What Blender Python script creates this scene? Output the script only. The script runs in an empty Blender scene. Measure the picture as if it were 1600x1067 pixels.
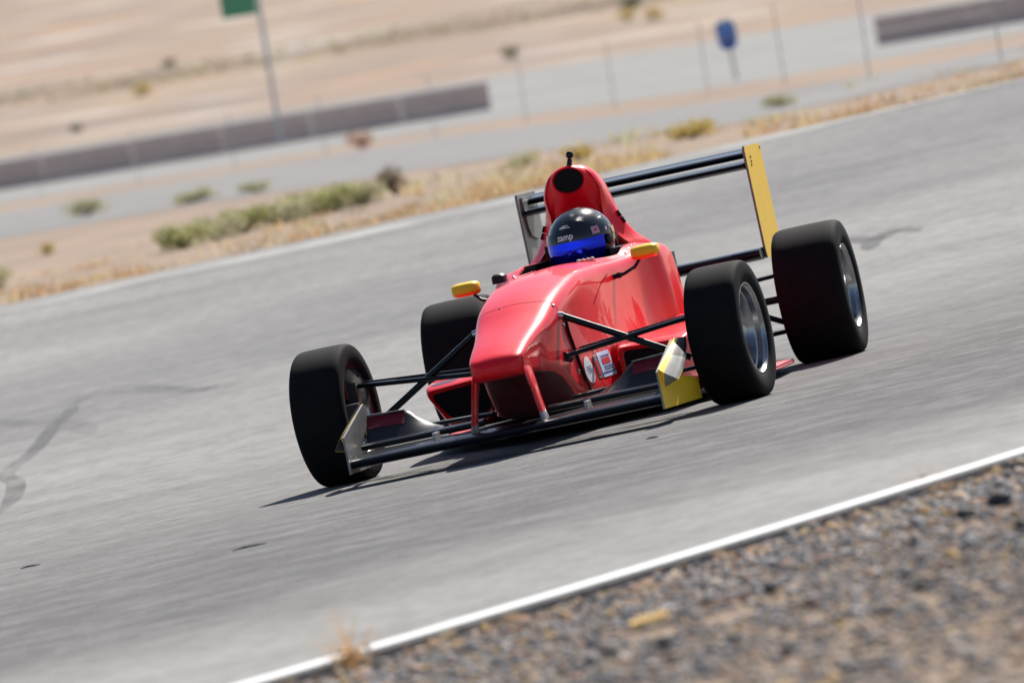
import bpy, math, random
import numpy as np
from mathutils import Matrix, Vector
random.seed(7); rng=np.random.default_rng(11)
sc=bpy.context.scene; COL=sc.collection
# ---------------------------------------------------------------- camera
CAM_H=1.0742; PITCH=math.radians(1.2748); ROLL=math.radians(12.2108)
F=Vector((0,math.cos(PITCH),-math.sin(PITCH))); U0=Vector((0,math.sin(PITCH),math.cos(PITCH))); X0=Vector((1,0,0))
R_=math.cos(ROLL)*X0-math.sin(ROLL)*U0; U_=math.sin(ROLL)*X0+math.cos(ROLL)*U0
cd=bpy.data.cameras.new('camera'); cam=bpy.data.objects.new('camera',cd); COL.objects.link(cam)
m=Matrix((R_,U_,-F)).transposed().to_4x4(); m.translation=Vector((0,0,CAM_H)); cam.matrix_world=m
cd.sensor_width=36; cd.lens=270; cd.clip_start=.5; cd.clip_end=6000
cd.dof.use_dof=True; cd.dof.focus_distance=30.3; cd.dof.aperture_fstop=4.9
sc.camera=cam
# ---------------------------------------------------------------- sky, sun, exposure
SUN_EL=math.radians(44); SUN_AZ=math.radians(26)
w=bpy.data.worlds.new('World'); sc.world=w; w.use_nodes=True
nt=w.node_tree; nt.nodes.clear()
sky=nt.nodes.new('ShaderNodeTexSky'); sky.sky_type='NISHITA'; sky.sun_disc=False
sky.sun_elevation=SUN_EL; sky.sun_rotation=SUN_AZ; sky.dust_density=1.5; sky.altitude=700
bg=nt.nodes.new('ShaderNodeBackground'); bg.inputs[1].default_value=.07
wo=nt.nodes.new('ShaderNodeOutputWorld'); nt.links.new(sky.outputs[0],bg.inputs[0]); nt.links.new(bg.outputs[0],wo.inputs[0])
sl=bpy.data.lights.new('sun','SUN'); sl.energy=5.0; sl.angle=math.radians(.53); sl.color=(1,.95,.88)
so=bpy.data.objects.new('sun',sl); COL.objects.link(so)
sd=Vector((math.sin(SUN_AZ)*math.cos(SUN_EL),math.cos(SUN_AZ)*math.cos(SUN_EL),math.sin(SUN_EL)))
so.rotation_euler=sd.to_track_quat('Z','Y').to_euler(); so.location=(20,20,40)
sc.view_settings.view_transform='Standard'; sc.view_settings.look='None'
sc.view_settings.exposure=.72; sc.view_settings.gamma=1; sc.view_settings.use_curve_mapping=False
try:
    sc.cycles.max_bounces=6; sc.cycles.use_denoising=True; sc.cycles.caustics_reflective=False
except Exception: pass
# ---------------------------------------------------------------- helpers
def tag(o,label=None,cat=None,group=None,kind=None):
    for k,v in (('label',label),('category',cat),('group',group),('kind',kind)):
        if v: o[k]=v
    return o
def empty(name,loc=(0,0,0),rz=0):
    o=bpy.data.objects.new(name,None); COL.objects.link(o); o.location=loc; o.rotation_euler=(0,0,rz); o.empty_display_size=.2
    return o
class MB:
    def __init__(s): s.v=[]; s.f=[]; s.m=[]
    def add(s,vs,fs,mi=0):
        b=len(s.v); s.v+= [tuple(p) for p in vs]; s.f+=[tuple(i+b for i in f) for f in fs]; s.m+=[mi]*len(fs); return s
    def box(s,c,d,mi=0,rz=0,ry=0):
        M=Matrix.Rotation(rz,3,'Z')@Matrix.Rotation(ry,3,'Y'); c=Vector(c)
        vs=[c+M@Vector((sx*d[0]/2,sy*d[1]/2,sz*d[2]/2)) for sx in(-1,1) for sy in(-1,1) for sz in(-1,1)]
        return s.add(vs,[(0,1,3,2),(4,6,7,5),(0,4,5,1),(2,3,7,6),(0,2,6,4),(1,5,7,3)],mi)
    def tube(s,pts,r,n=10,mi=0,flat=1.0,cap=True,up=(0,0,1)):
        pts=[Vector(p) for p in pts]; rings=[]
        rs=r if isinstance(r,(list,tuple)) else [r]*len(pts)
        for i,p in enumerate(pts):
            d=(pts[min(i+1,len(pts)-1)]-pts[max(i-1,0)]).normalized()
            u=Vector(up); u=(u-d*u.dot(d))
            if u.length<1e-3: u=Vector((1,0,0)); u=u-d*u.dot(d)
            u.normalize(); t=d.cross(u)
            rings.append([p+t*math.cos(a)*rs[i]+u*math.sin(a)*rs[i]*flat for a in [2*math.pi*k/n for k in range(n)]])
        return s.loft(rings,mi,cap=cap)
    def loft(s,rings,mi=0,cap=True,closed=True,capm=None):
        n=len(rings[0]); vs=[p for r in rings for p in r]; fs=[]
        for i in range(len(rings)-1):
            for k in range(n if closed else n-1):
                a=i*n+k; b=i*n+(k+1)%n; fs.append((a,b,b+n,a+n))
        s.add(vs,fs,mi)
        if cap:
            s.add(rings[0],[tuple(range(n))[::-1]],mi if capm is None else capm); s.add(rings[-1],[tuple(range(n))],mi if capm is None else capm)
        return s
    def prism(s,poly,axis,a,b,mi=0,mia=None,mib=None):
        # poly in the two other axes
        def P(u,v,t): return {'x':(t,u,v),'y':(u,t,v),'z':(u,v,t)}[axis]
        n=len(poly); A=[P(u,v,a) for u,v in poly]; B=[P(u,v,b) for u,v in poly]
        s.add(A+B,[(i,(i+1)%n,n+(i+1)%n,n+i) for i in range(n)],mi)
        s.add(A,[tuple(range(n))],mi if mia is None else mia); s.add(B,[tuple(range(n))],mi if mib is None else mib)
        return s
    def lathe(s,prof,n=48,mi=0,c=(0,0,0)):   # axis y, profile (y,r)
        rings=[[(c[0]+r*math.cos(2*math.pi*k/n),c[1]+y,c[2]+r*math.sin(2*math.pi*k/n)) for k in range(n)] for y,r in prof]
        return s.loft(rings,mi,cap=False)
    def ball(s,c,r,mi=0,n=8,k=5,sc_=(1,1,1)):
        rings=[]
        for j in range(1,k):
            t=math.pi*j/k; rings.append([(c[0]+sc_[0]*r*math.sin(t)*math.cos(2*math.pi*i/n),c[1]+sc_[1]*r*math.sin(t)*math.sin(2*math.pi*i/n),c[2]+sc_[2]*r*math.cos(t)) for i in range(n)])
        s.loft(rings,mi,cap=True); return s
    def mesh(s,name,mats,sharp=38,smooth=True,weld=True,recalc=True):
        import bmesh
        me=bpy.data.meshes.new(name); me.from_pydata(s.v,[],s.f)
        for q in mats: me.materials.append(q)
        me.polygons.foreach_set('material_index',s.m)
        bm=bmesh.new(); bm.from_mesh(me)
        if weld: bmesh.ops.remove_doubles(bm,verts=bm.verts,dist=2e-5)
        if recalc: bmesh.ops.recalc_face_normals(bm,faces=bm.faces)
        if smooth:
            lim=math.radians(sharp)
            for f in bm.faces: f.smooth=True
            for e in bm.edges:
                if len(e.link_faces)!=2 or e.calc_face_angle(0)>lim: e.smooth=False
        bm.to_mesh(me); bm.free(); me.update(); return me
    def build(s,name,mats,parent=None,**k):
        mats=mats if isinstance(mats,(list,tuple)) else [mats]
        o=bpy.data.objects.new(name,s.mesh(name,mats,**k)); COL.objects.link(o)
        if parent: o.parent=parent
        return o
def link_copy(o,parent=None):
    c=o.copy(); COL.objects.link(c); c.parent=parent
    return c
# ---------------------------------------------------------------- materials
def mat(name,col,rough=.5,metal=0,coat=0,coat_r=.05,spec=.5,bump=None,var=None,sheen=0):
    q=bpy.data.materials.new(name); q.use_nodes=True; t=q.node_tree; b=t.nodes['Principled BSDF']
    b.inputs['Base Color'].default_value=(*col,1); b.inputs['Roughness'].default_value=rough; b.inputs['Metallic'].default_value=metal
    b.inputs['Coat Weight'].default_value=coat; b.inputs['Coat Roughness'].default_value=coat_r; b.inputs['Specular IOR Level'].default_value=spec
    tc=t.nodes.new('ShaderNodeTexCoord')
    if var:   # (other colour, scale, low, high)
        n=t.nodes.new('ShaderNodeTexNoise'); n.inputs['Scale'].default_value=var[1]; n.inputs['Detail'].default_value=6; n.inputs['Roughness'].default_value=.65
        r=t.nodes.new('ShaderNodeMapRange'); r.inputs[1].default_value=var[2]; r.inputs[2].default_value=var[3]
        x=t.nodes.new('ShaderNodeMix'); x.data_type='RGBA'; x.inputs[6].default_value=(*col,1); x.inputs[7].default_value=(*var[0],1)
        t.links.new(tc.outputs['Object'],n.inputs['Vector']); t.links.new(n.outputs[0],r.inputs[0]); t.links.new(r.outputs[0],x.inputs[0]); t.links.new(x.outputs[2],b.inputs['Base Color'])
    if bump:  # (scale, strength, distance)
        n=t.nodes.new('ShaderNodeTexNoise'); n.inputs['Scale'].default_value=bump[0]; n.inputs['Detail'].default_value=4
        bp=t.nodes.new('ShaderNodeBump'); bp.inputs['Strength'].default_value=bump[1]; bp.inputs['Distance'].default_value=bump[2]
        t.links.new(tc.outputs['Object'],n.inputs['Vector']); t.links.new(n.outputs[0],bp.inputs['Height']); t.links.new(bp.outputs[0],b.inputs['Normal'])
    return q
class NT:
    def __init__(s,q): s.t=q.node_tree; s.b=s.t.nodes['Principled BSDF']; s.tc=s.t.nodes.new('ShaderNodeTexCoord').outputs['Object']
    def L(s,a,b): s.t.links.new(a,b)
    def map(s,scale,rot=0,loc=(0,0,0)):
        n=s.t.nodes.new('ShaderNodeMapping'); n.inputs['Scale'].default_value=scale; n.inputs['Rotation'].default_value=(0,0,rot); n.inputs['Location'].default_value=loc; s.L(s.tc,n.inputs[0]); return n.outputs[0]
    def noise(s,vec,scale,detail=5,rough=.6):
        n=s.t.nodes.new('ShaderNodeTexNoise'); n.inputs['Scale'].default_value=scale; n.inputs['Detail'].default_value=detail; n.inputs['Roughness'].default_value=rough; s.L(vec,n.inputs['Vector']); return n.outputs[0]
    def ramp(s,x,a,b,c=0,d=1):
        n=s.t.nodes.new('ShaderNodeMapRange'); n.inputs[1].default_value=a; n.inputs[2].default_value=b; n.inputs[3].default_value=c; n.inputs[4].default_value=d; s.L(x,n.inputs[0]); return n.outputs[0]
    def mix(s,f,a,b,mode='MIX'):
        n=s.t.nodes.new('ShaderNodeMix'); n.data_type='RGBA'; n.blend_type=mode
        for i,v in ((0,f),(6,a),(7,b)):
            if isinstance(v,(int,float)): n.inputs[i].default_value=v
            elif isinstance(v,tuple): n.inputs[i].default_value=(*v,1)
            else: s.L(v,n.inputs[i])
        return n.outputs[2]
    def math(s,op,a,b=0):
        n=s.t.nodes.new('ShaderNodeMath'); n.operation=op
        for i,v in ((0,a),(1,b)):
            if isinstance(v,(int,float)): n.inputs[i].default_value=v
            else: s.L(v,n.inputs[i])
        return n.outputs[0]
    def xyz(s,v):
        n=s.t.nodes.new('ShaderNodeSeparateXYZ'); s.L(v,n.inputs[0]); return n.outputs
    def bump(s,h,st,dist):
        n=s.t.nodes.new('ShaderNodeBump'); n.inputs['Strength'].default_value=st; n.inputs['Distance'].default_value=dist; s.L(h,n.inputs['Height']); s.L(n.outputs[0],s.b.inputs['Normal'])
MT={}
MT['red']=mat('red_paint',(.86,.010,.020),.4,coat=.42,coat_r=.03,spec=.10,bump=(5,.16,.012))
for l_ in [k for k in MT['red'].node_tree.links if k.to_socket.name=='Normal']: MT['red'].node_tree.links.new(l_.from_socket,MT['red'].node_tree.nodes['Principled BSDF'].inputs['Coat Normal'])
t=NT(MT['red']); z_=t.xyz(t.tc)[2]; n_=t.noise(t.tc,14,6,.7); n2_=t.noise(t.tc,4,5,.6)
d_=t.math('MULTIPLY',t.ramp(z_,.36,.05,.03,.55),t.ramp(n_,.42,.7)); c=t.mix(t.ramp(n2_,.4,.7),(.77,.003,.016),(.69,.003,.014)); t.L(t.mix(d_,c,(.36,.23,.17)),t.b.inputs['Base Color'])
t.L(t.ramp(n_,.45,.75,.02,.16),t.b.inputs['Coat Roughness'])
MT['black']=mat('black_gloss',(.006,.007,.010),.25,coat=.12,coat_r=.06,spec=.2)
MT['satin']=mat('black_satin',(.008,.009,.011),.5,spec=.25)
MT['dark']=mat('duct_black',(.006,.006,.007),.8,spec=.2)
MT['rubber']=mat('tyre_rubber',(.007,.0072,.0085),.8,spec=.10,var=((.012,.011,.011),14,.45,.8),bump=(60,.15,.002))
MT['rim']=mat('polished_rim',(.36,.36,.38),.22,metal=1,var=((.20,.20,.21),18,.4,.75))
MT['rimdark']=mat('rim_inner',(.05,.05,.052),.5,metal=.6)
MT['steel']=mat('steel',(.55,.54,.52),.28,metal=1)
MT['alu']=mat('cast_aluminium',(.34,.34,.35),.5,metal=.8)
MT['yellow']=mat('yellow_paint',(.86,.53,.025),.45,coat=.1,coat_r=.15,spec=.2,var=((.74,.47,.03),12,.5,.8))
MT['orange']=mat('orange_paint',(.85,.17,.012),.3,coat=.6,coat_r=.1)
MT['grey']=mat('bare_grey_plate',(.20,.20,.195),.45,metal=.2,var=((.13,.135,.14),9,.4,.7))
MT['white']=mat('white_print',(.78,.79,.82),.45,coat=.3)
MT['bluewhite']=mat('pale_blue_print',(.52,.60,.82),.45,coat=.3)
MT['darkblue']=mat('dark_blue_print',(.03,.04,.15),.5)
MT['redprint']=mat('red_print',(.55,.02,.03),.5)
MT['maroon']=mat('dark_red_print',(.17,.008,.018),.5,spec=.25)
MT['helmet']=mat('helmet_carbon',(.006,.010,.018),.22,coat=.5,coat_r=.03,spec=.3)
MT['visor']=mat('blue_mirror_visor',(.004,.03,.95),.14,metal=.85,coat=.25,coat_r=.05)
MT['suit']=mat('race_suit',(.012,.013,.018),.85,bump=(80,.3,.003))
MT['glove']=mat('pale_glove',(.62,.40,.36),.7)
MT['skin']=mat('skin',(.5,.3,.22),.5)
MT['under']=mat('dark_underside',(.085,.010,.014),.45,spec=.2)  # much darker red for the underside faces of the nose
MT['seam']=mat('seam_dark',(.10,.006,.010),.9,spec=0)  # dull dark red of the flank joint line
MT['pink']=mat('sunlit_floor_edge',(.62,.05,.08),.45,coat=.3)  # red floor edge turned pinkish: its sunlit tone is put into the colour
# helmet: fine carbon weave sparkle
t=NT(MT['helmet']); chk=t.t.nodes.new('ShaderNodeTexChecker'); chk.inputs['Scale'].default_value=150
t.L(t.tc,chk.inputs[0]); chk.inputs[1].default_value=(.004,.007,.014,1); chk.inputs[2].default_value=(.012,.015,.022,1); t.L(chk.outputs[0],t.b.inputs['Base Color'])
t.bump(chk.outputs[1],.35,.0012)
# asphalt
def near_y(X):
    if X<-1: return 19.12-1.38+.09+(X+1)*1.2
    return 19.12+1.38*X+.09*X*X if X<6 else 19.12+1.38*6+.09*36+(X-6)*2.46
q=mat('asphalt',(.2,.2,.2),.95,spec=.06); MT['asphalt']=q; t=NT(q)
v=t.tc; ang=-math.atan(1.38)
s_=t.xyz(v); across=t.math('SUBTRACT',t.math('MULTIPLY',t.math('SUBTRACT',s_[1],19.36),.587),t.math('MULTIPLY',s_[0],.81))   # metres in from the near edge line
wob=t.noise(t.map((.5,.22,1)),1.0,6,.6); acr=t.math('ADD',across,t.math('MULTIPLY',t.math('SUBTRACT',wob,.5),3.2))
band=t.math('MULTIPLY',t.ramp(acr,1.0,2.7),t.ramp(acr,11.,4.5)); band2=t.math('MULTIPLY',t.ramp(acr,14.5,17.5),t.ramp(acr,22,18.5))
streak=t.noise(t.map((.8,1.0,1),-.10),3.2,7,.72)
streak2=t.noise(t.map((.22,.9,1),-.16),1.3,6,.68)
grain=t.noise(v,55,3,.8); grain2=t.noise(t.map((.7,1.3,1),-.1),13,5,.75)
patch=t.noise(v,.35,4,.55)
c=t.mix(t.ramp(patch,.35,.65),(.240,.234,.226),(.300,.292,.277))
c=t.mix(t.math('MULTIPLY',band,.9),c,(.102,.099,.099)); c=t.mix(t.math('MULTIPLY',band2,.5),c,(.115,.115,.122))
c=t.mix(t.math('MULTIPLY',t.ramp(streak,.44,.66),.55),c,(.275,.273,.268))
c=t.mix(t.math('MULTIPLY',t.ramp(streak2,.48,.68),.38),c,(.10,.099,.102))
c=t.mix(t.math('MULTIPLY',t.ramp(grain2,.44,.64),.55),c,(.068,.067,.070))
c=t.mix(t.math('MULTIPLY',t.ramp(grain,.52,.70),.4),c,(.30,.295,.285))
t.L(c,t.b.inputs['Base Color']); t.bump(t.math('ADD',grain,t.math('MULTIPLY',grain2,.5)),.35,.006)
# dirt / hills
q=mat('desert_dirt',(.3,.22,.16),.95,spec=.15); MT['dirt']=q; t=NT(q); v=t.tc; s_=t.xyz(v)
far=t.ramp(s_[1],58,75); n5=t.noise(t.map((.03,.02,1),.0,(7,3,0)),1.0,5,.6)
n1=t.noise(t.map((.08,.03,1)),1.0,5,.6); n2=t.noise(v,6,6,.7); n3=t.noise(t.map((.5,.2,1)),1.0,4,.6); n4=t.noise(v,40,4,.7); nb=t.noise(t.map((.05,.012,1),.0,(3,1,0)),1,4,.55)
near=t.mix(t.ramp(n2,.4,.62),(.20,.145,.105),(.34,.25,.17)); near=t.mix(t.math('MULTIPLY',t.ramp(n4,.45,.65),.5),near,(.11,.10,.10))
fa=t.mix(t.ramp(n3,.38,.62),(.225,.168,.130),(.29,.217,.162)); 
hill=t.mix(t.ramp(nb,.40,.58),(.30,.222,.155),(.205,.158,.132)); hill=t.mix(t.ramp(n1,.54,.64),hill,(.37,.32,.28)); hill=t.mix(t.math('MULTIPLY',t.ramp(n5,.50,.62),.6),hill,(.17,.135,.115)); hill=t.mix(t.math('MULTIPLY',t.ramp(nb,.55,.64),.7),hill,(.37,.23,.135))
fa=t.mix(t.ramp(s_[1],270,330),fa,hill)
t.L(t.mix(far,near,fa),t.b.inputs['Base Color']); t.bump(n2,.5,.03)
MT['road']=mat('old_service_road',(.17,.168,.168),.9,spec=.1,var=((.225,.215,.205),.7,.4,.6))
MT['concrete']=mat('pale_concrete',(.25,.245,.23),.9,spec=.1,var=((.20,.197,.193),.4,.4,.6))
MT['paint']=mat('white_line_paint',(.70,.71,.71),.7,var=((.62,.62,.60),3,.55,.75))
q=mat('worn_line_paint',(.36,.355,.34),.8,spec=.05,var=((.24,.237,.228),.9,.40,.55)); MT['oldpaint']=q
MT['wall']=mat('barrier_concrete',(.76,.55,.46),.9,var=((.64,.46,.40),1.2,.4,.65),bump=(4,.4,.02))
MT['post']=mat('galvanised_post',(.55,.55,.55),.9)
MT['signgreen']=mat('green_sign',(.10,.32,.16),.6)
MT['signblue']=mat('pale_blue_sign',(.12,.25,.55),.45)
MT['signdark']=mat('deep_blue_sign',(.015,.07,.33),.45)
MT['cone']=mat('faded_orange',(.42,.19,.11),.8)
# ---------------------------------------------------------------- terrain
YB=[(31,0),(60,.877),(200,2.66),(260,3.86),(330,5.6),(428,8.9),(430,9.75),(600,15.2),(1000,35),(1600,80)]
def zb(Y):
    if Y<=31: return 0.
    if Y<60: return .877*((Y-31)/29)**2
    for (a,za),(b,zbb) in zip(YB[1:],YB[2:]):
        if Y<=b: return za+(zbb-za)*(Y-a)/(b-a)
    return 80.
def tilt(Y): return -.05*min(1,max(0,(Y-62)/138))
def terr(X,Y): return zb(Y)+tilt(Y)*max(-60,min(60,X))
def axis(segs):
    out=[]
    for a,b,st in segs: out+=list(np.arange(a,b,st))
    return out+[segs[-1][1]]
def sheet(name,xs,rows,dz,material,skirt=0):
    """rows: function X -> list of Y; a sheet that follows the terrain dz above it"""
    V=[];Fs=[];n=None
    for X in xs:
        ys=rows(X); n=len(ys)
        for Y in ys: V.append((X,Y,terr(X,Y)+dz))
        if skirt: V.append((X,ys[0]-.004,terr(X,ys[0])+dz-skirt))
    n2=n+(1 if skirt else 0)
    for i in range(len(xs)-1):
        for k in range(n-1):
            a=i*n2+k; Fs.append((a,a+n2,a+n2+1,a+1))
        if skirt:
            a=i*n2+n; b=i*n2; Fs.append((a,a+n2,b+n2,b))
    o=MB().add(V,Fs).build(name,material,weld=False)
    return tag(o,kind='structure')
gx=axis([(-700,-100,100),(-100,-30,10),(-30,-10,2.5),(-10,12,.5),(12,30,2.5),(30,100,10),(100,700,100)])
gy=axis([(-80,0,10),(0,12,2),(12,70,.5),(70,420,5),(420,428,4),(428,432,1),(432,600,12),(600,1600,100)])
tag(sheet('ground',gx,lambda X:gy,-.022,MT['dirt']),kind='structure')
def far_y(X): return 59.6+.30*max(0,X)+.04*max(0,X)**2*.8 if X<8 else 64.0+(X-8)*.8
def lin(a,b,n): return [a+(b-a)*i/n for i in range(n+1)]
tx=axis([(-60,-10,2),(-10,6,.25),(6,22,.5)])
tx=[X for X in tx if near_y(X)<far_y(X)-.5]
sheet('track',tx,lambda X:lin(near_y(X),far_y(X),70),.004,MT['asphalt'],skirt=.05)
# painted edge lines (perpendicular width -> width in Y)
sheet('track_edge_line',axis([(-14,-2,.5),(-2,4,.1),(4,14,.5)]),lambda X:[near_y(X)+.07,near_y(X)+.16,near_y(X)+.26],.008,MT['paint'])
sheet('far_edge_line',axis([(-50,20,.5)]),lambda X:[far_y(X)-1.1,far_y(X)-.7,far_y(X)-.4],.008,MT['oldpaint'])
def poly(pts):
    def f(X):
        if X<=pts[0][0]: return pts[0][1]
        for (a,ya),(b,yb) in zip(pts,pts[1:]):
            if X<=b: return ya+(yb-ya)*(X-a)/(b-a)
        return pts[-1][1]
    return f
rf=poly([(-60,125),(-6.5,109),(-3.8,104),(-.3,90),(2.66,73),(5,76),(12,84),(60,120)]); rb=poly([(-60,175),(-8.8,150),(-5.4,148),(-.35,138),(3.65,97),(6,92),(12,99),(60,150)])
sx=axis([(-60,-12,4),(-12,16,.5),(16,60,4)])
sheet('service_road',sx,lambda X:lin(rf(X),rb(X),20),-.016,MT['road'])
af=poly([(-60,190),(-9.8,168),(-5.7,162),(-.36,160),(1.5,150),(4.8,124),(7.6,118),(12,124),(60,170)])
sheet('concrete_apron',sx,lambda X:lin(af(X),max(af(X)+20,199),8)+lin(200.5,259,8)+lin(260.5,292,6),-.016,MT['concrete'])
# ---------------------------------------------------------------- far things
def barrier(xa,xb,label):
    root=empty('barrier_wall',((xa+xb)/2,203,terr((xa+xb)/2,203))); tag(root,label,'barrier wall','low concrete walls beside the far pale road')
    n=max(1,round(abs(xb-xa)/2.4)); L=(xb-xa)/n; me=None
    for i in range(n):
        X=xa+(i+.5)*L
        if me is None:
            b=MB(); b.prism([(-.26,-.12),(-.26,.06),(-.17,.12),(-.12,.68),(-.10,.72),(.10,.72),(.12,.68),(.17,.12),(.26,.06),(.26,-.12)],'x',-L/2+.012,L/2-.012)
            me=b.mesh('wall_panel',[MT['wall']],sharp=20)
        o=bpy.data.objects.new('wall_panel',me); COL.objects.link(o); o.parent=root
        o.location=(X-(xa+xb)/2,0,terr(X,203)-terr((xa+xb)/2,203)); o.rotation_euler=(0,math.atan(.05),0)
barrier(-27.9,.78,'long low brownish concrete wall on the left half, behind the tall green road sign pole')
barrier(11.1,38,'low brownish concrete wall at the top right, starting past the blue sign')
def sign_pole(X,Y,H,r,lean,label,cat):
    root=empty('road_sign',(X,Y,terr(X,Y)-.02)); root.rotation_euler=(0,lean,0); tag(root,label,cat)
    MB().tube([(0,0,0),(0,0,H)],r,8).build('pole',MT['post'],root); return root
g=sign_pole(-4.8,200.8,4.6,.055,math.radians(3.0),'green rectangular road sign on a tall thin grey pole before the concrete wall','road sign')
MB().box((-.53,-.08,3.95),(.92,.03,.95)).box((-.53,-.055,3.7),(.8,.02,.05),1).box((-.53,-.055,4.2),(.8,.02,.05),1).build('sign_panel',[MT['signgreen'],MT['post']],g)
g=sign_pole(5.05,141,1.15,.03,0,'small blue two-tone sign on a thin post in the gap between the far walls','sign')
b=MB()
pl=[(-.16,.62),(-.19,.72),(-.2,1.0),(-.15,1.12),(.12,1.12),(.17,1.0),(.17,.72),(.1,.60),(0,.57)]
b.prism(pl,'y',-.05,-.01); b.build('sign_panel',MT['signblue'],g)
b=MB().prism([(-.12,.62),(-.13,.78),(-.02,.86),(.11,.8),(.12,.68),(.04,.6)],'y',-.062,-.051); b.build('symbol',MT['signdark'],g)
# wire fence running obliquely between the service road and the track
fp=[(-9.4,168),(-6.8,158),(-4.5,148),(-2.6,141),(-.55,134),(1.03,130),(2.45,125),(3.75,118),(4.35,104),(4.75,90),(5.6,80)]
root=empty('wire_fence',(0,0,0)); tag(root,'thin wire fence on grey posts running behind the car beyond the verge','fence')
b=MB().tube([(0,0,-.1),(0,0,1.12)],.010,6).mesh('post',[MT['post']])
for X,Y in fp:
    o=bpy.data.objects.new('post',b); COL.objects.link(o); o.parent=root; o.location=(X,Y,terr(X,Y)); o.rotation_euler=(0,math.radians(4+random.uniform(-1,1)),0)
for h in (.25,.5,.75,1.0):
    MB().tube([(X,Y,terr(X,Y)+h) for X,Y in fp],.004,4).build('wire',MT['post'],root)
# ---------------------------------------------------------------- shrubs
LEAF={'rust':[(.38,.20,.12),(.30,.16,.10),(.44,.26,.16)],'green':[(.34,.34,.14),(.40,.39,.19),(.26,.27,.12)],'sage':[(.41,.39,.23),(.34,.33,.20),(.46,.43,.28)],'brown':[(.17,.125,.07),(.22,.165,.085),(.12,.09,.055)],
      'yellow':[(.46,.33,.08),(.36,.27,.08),(.50,.38,.12)],'dark':[(.06,.085,.045),(.09,.11,.05),(.045,.06,.035)]}
def leafmat(name,col,tr=.45):
    q=bpy.data.materials.new(name); q.use_nodes=True; t=q.node_tree; b_=t.nodes['Principled BSDF']; b_.inputs['Base Color'].default_value=(*col,1); b_.inputs['Roughness'].default_value=.8; b_.inputs['Specular IOR Level'].default_value=.15
    a=t.nodes.new('ShaderNodeBsdfTranslucent'); a.inputs[0].default_value=(*[min(1,c*1.15) for c in col],1); mx=t.nodes.new('ShaderNodeMixShader'); mx.inputs[0].default_value=tr
    t.links.new(b_.outputs[0],mx.inputs[1]); t.links.new(a.outputs[0],mx.inputs[2]); t.links.new(mx.outputs[0],t.nodes['Material Output'].inputs[0]); return q
LM={k:[leafmat(k+'_leaf',c) for c in v] for k,v in LEAF.items()}
MT['twig']=mat('twig',(.16,.11,.07),.9)
def shrub(X,Y,wd,h,kind,label,group,n=1300):
    root=empty('shrub',(X,Y,terr(X,Y)-.02)); tag(root,label,'shrub',group)
    b=MB(); cl=[(random.uniform(-.36,.36)*wd,random.uniform(-.3,.3)*wd,random.uniform(.18,.62)*h,random.uniform(.22,.36)) for _ in range(11)]
    for i in range(n):
        c=random.choice(cl); d=Vector((random.gauss(0,1),random.gauss(0,1),random.gauss(0,1))).normalized()*(c[3]*random.uniform(.55,1.05))
        p=Vector((c[0]+d.x*wd,c[1]+d.y*wd,max(.03*h,c[2]+d.z*h*.9)))
        s=random.uniform(.035,.075)*max(wd,h); a=Vector((random.gauss(0,1),random.gauss(0,1),random.gauss(.6,1))).normalized(); u=a.orthogonal().normalized(); t_=a.cross(u)
        b.add([p-u*s*.35,p+t_*s*.5,p+u*s*.35,p-t_*s*.5],[(0,1,2,3)],random.randrange(3))
    b.build('foliage',LM[kind],root,weld=False,smooth=False,recalc=False)
    b=MB()
    for i in range(7):
        c=cl[i]; b.tube([(0,0,0),(c[0]*.5,c[1]*.5,c[2]*.55),(c[0],c[1],c[2])],[.02*wd,.014*wd,.006*wd],5)
    b.build('stem',MT['twig'],root)
SH='shrubs growing on the verge beyond the track'
for a in [
 (-2.67,68.7,.56,.30,'green','leftmost green bush of the row on the far verge'),
 (-2.42,69.6,.52,.31,'sage','grey-green sage bush second from the left in the verge row'),
 (-2.20,70.4,.56,.30,'green','green bush third from the left in the verge row'),
 (-1.86,71.4,.60,.30,'sage','pale olive bush in the middle of the verge row'),
 (-1.60,71.8,.56,.31,'green','bright green bush right of the middle of the verge row'),
 (-1.36,72.0,.58,.32,'green','green bush second from the right end of the verge row'),
 (-1.12,72.4,.54,.28,'sage','sage green bush at the right end of the row beside the brown shrub'),
 (-.79,73.7,.40,.36,'brown','dark brown rounded shrub at the right end of the green row'),
 (-5.91,117,.62,.38,'sage','greenish shrub at the edge of the service road on the left'),
 (-3.86,107,.60,.24,'sage','low olive shrub at the front of the service road above the green row'),
 (-2.93,103,.42,.22,'sage','small grey-green shrub on the service road edge right of the low olive one'),
 (-4.78,84,.22,.17,'yellow','small yellow flowering bush alone on the bare dirt at left'),
 (-4.35,68.4,.22,.24,'green','green shrub at the left picture edge by the track'),
 (1.97,69.2,.40,.22,'yellow','yellow-green bush on the verge right of the roll hoop'),
 (.93,70.6,.35,.2,'yellow','straw-yellow bush on the verge just above the airbox'),
 (.45,74,.3,.2,'sage','dull olive bush on the verge left of the airbox'),
 (3.23,79.3,.34,.2,'sage','olive bush on the verge at right beyond the rear wing'),
 (-1.98,143.5,.5,.42,'rust','small rust-coloured shrub beside the grey service road left of the wall end'),
 (-16.4,332,.6,.5,'dark','small dark shrub on the slope above the left wall'),
 (-15.5,432,1.0,.7,'dark','dark green shrub on the dirt bank line left of the green sign'),
 (-16.1,399,1.1,.8,'yellow','yellow-green shrub on the far slope left of the green sign'),
 (10.0,413,1.3,.9,'dark','dark shrub at the top edge above the pair of yellow bushes'),
 (8.96,381,.9,.9,'yellow','left one of the two yellow bushes near the top edge'),
 (10.06,373,1.0,.9,'yellow','right one of the two yellow bushes near the top edge'),
 (2.61,336,.75,.8,'dark','dark green bush on the slope just past the end of the left wall')]:
    shrub(*a,SH)
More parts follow.
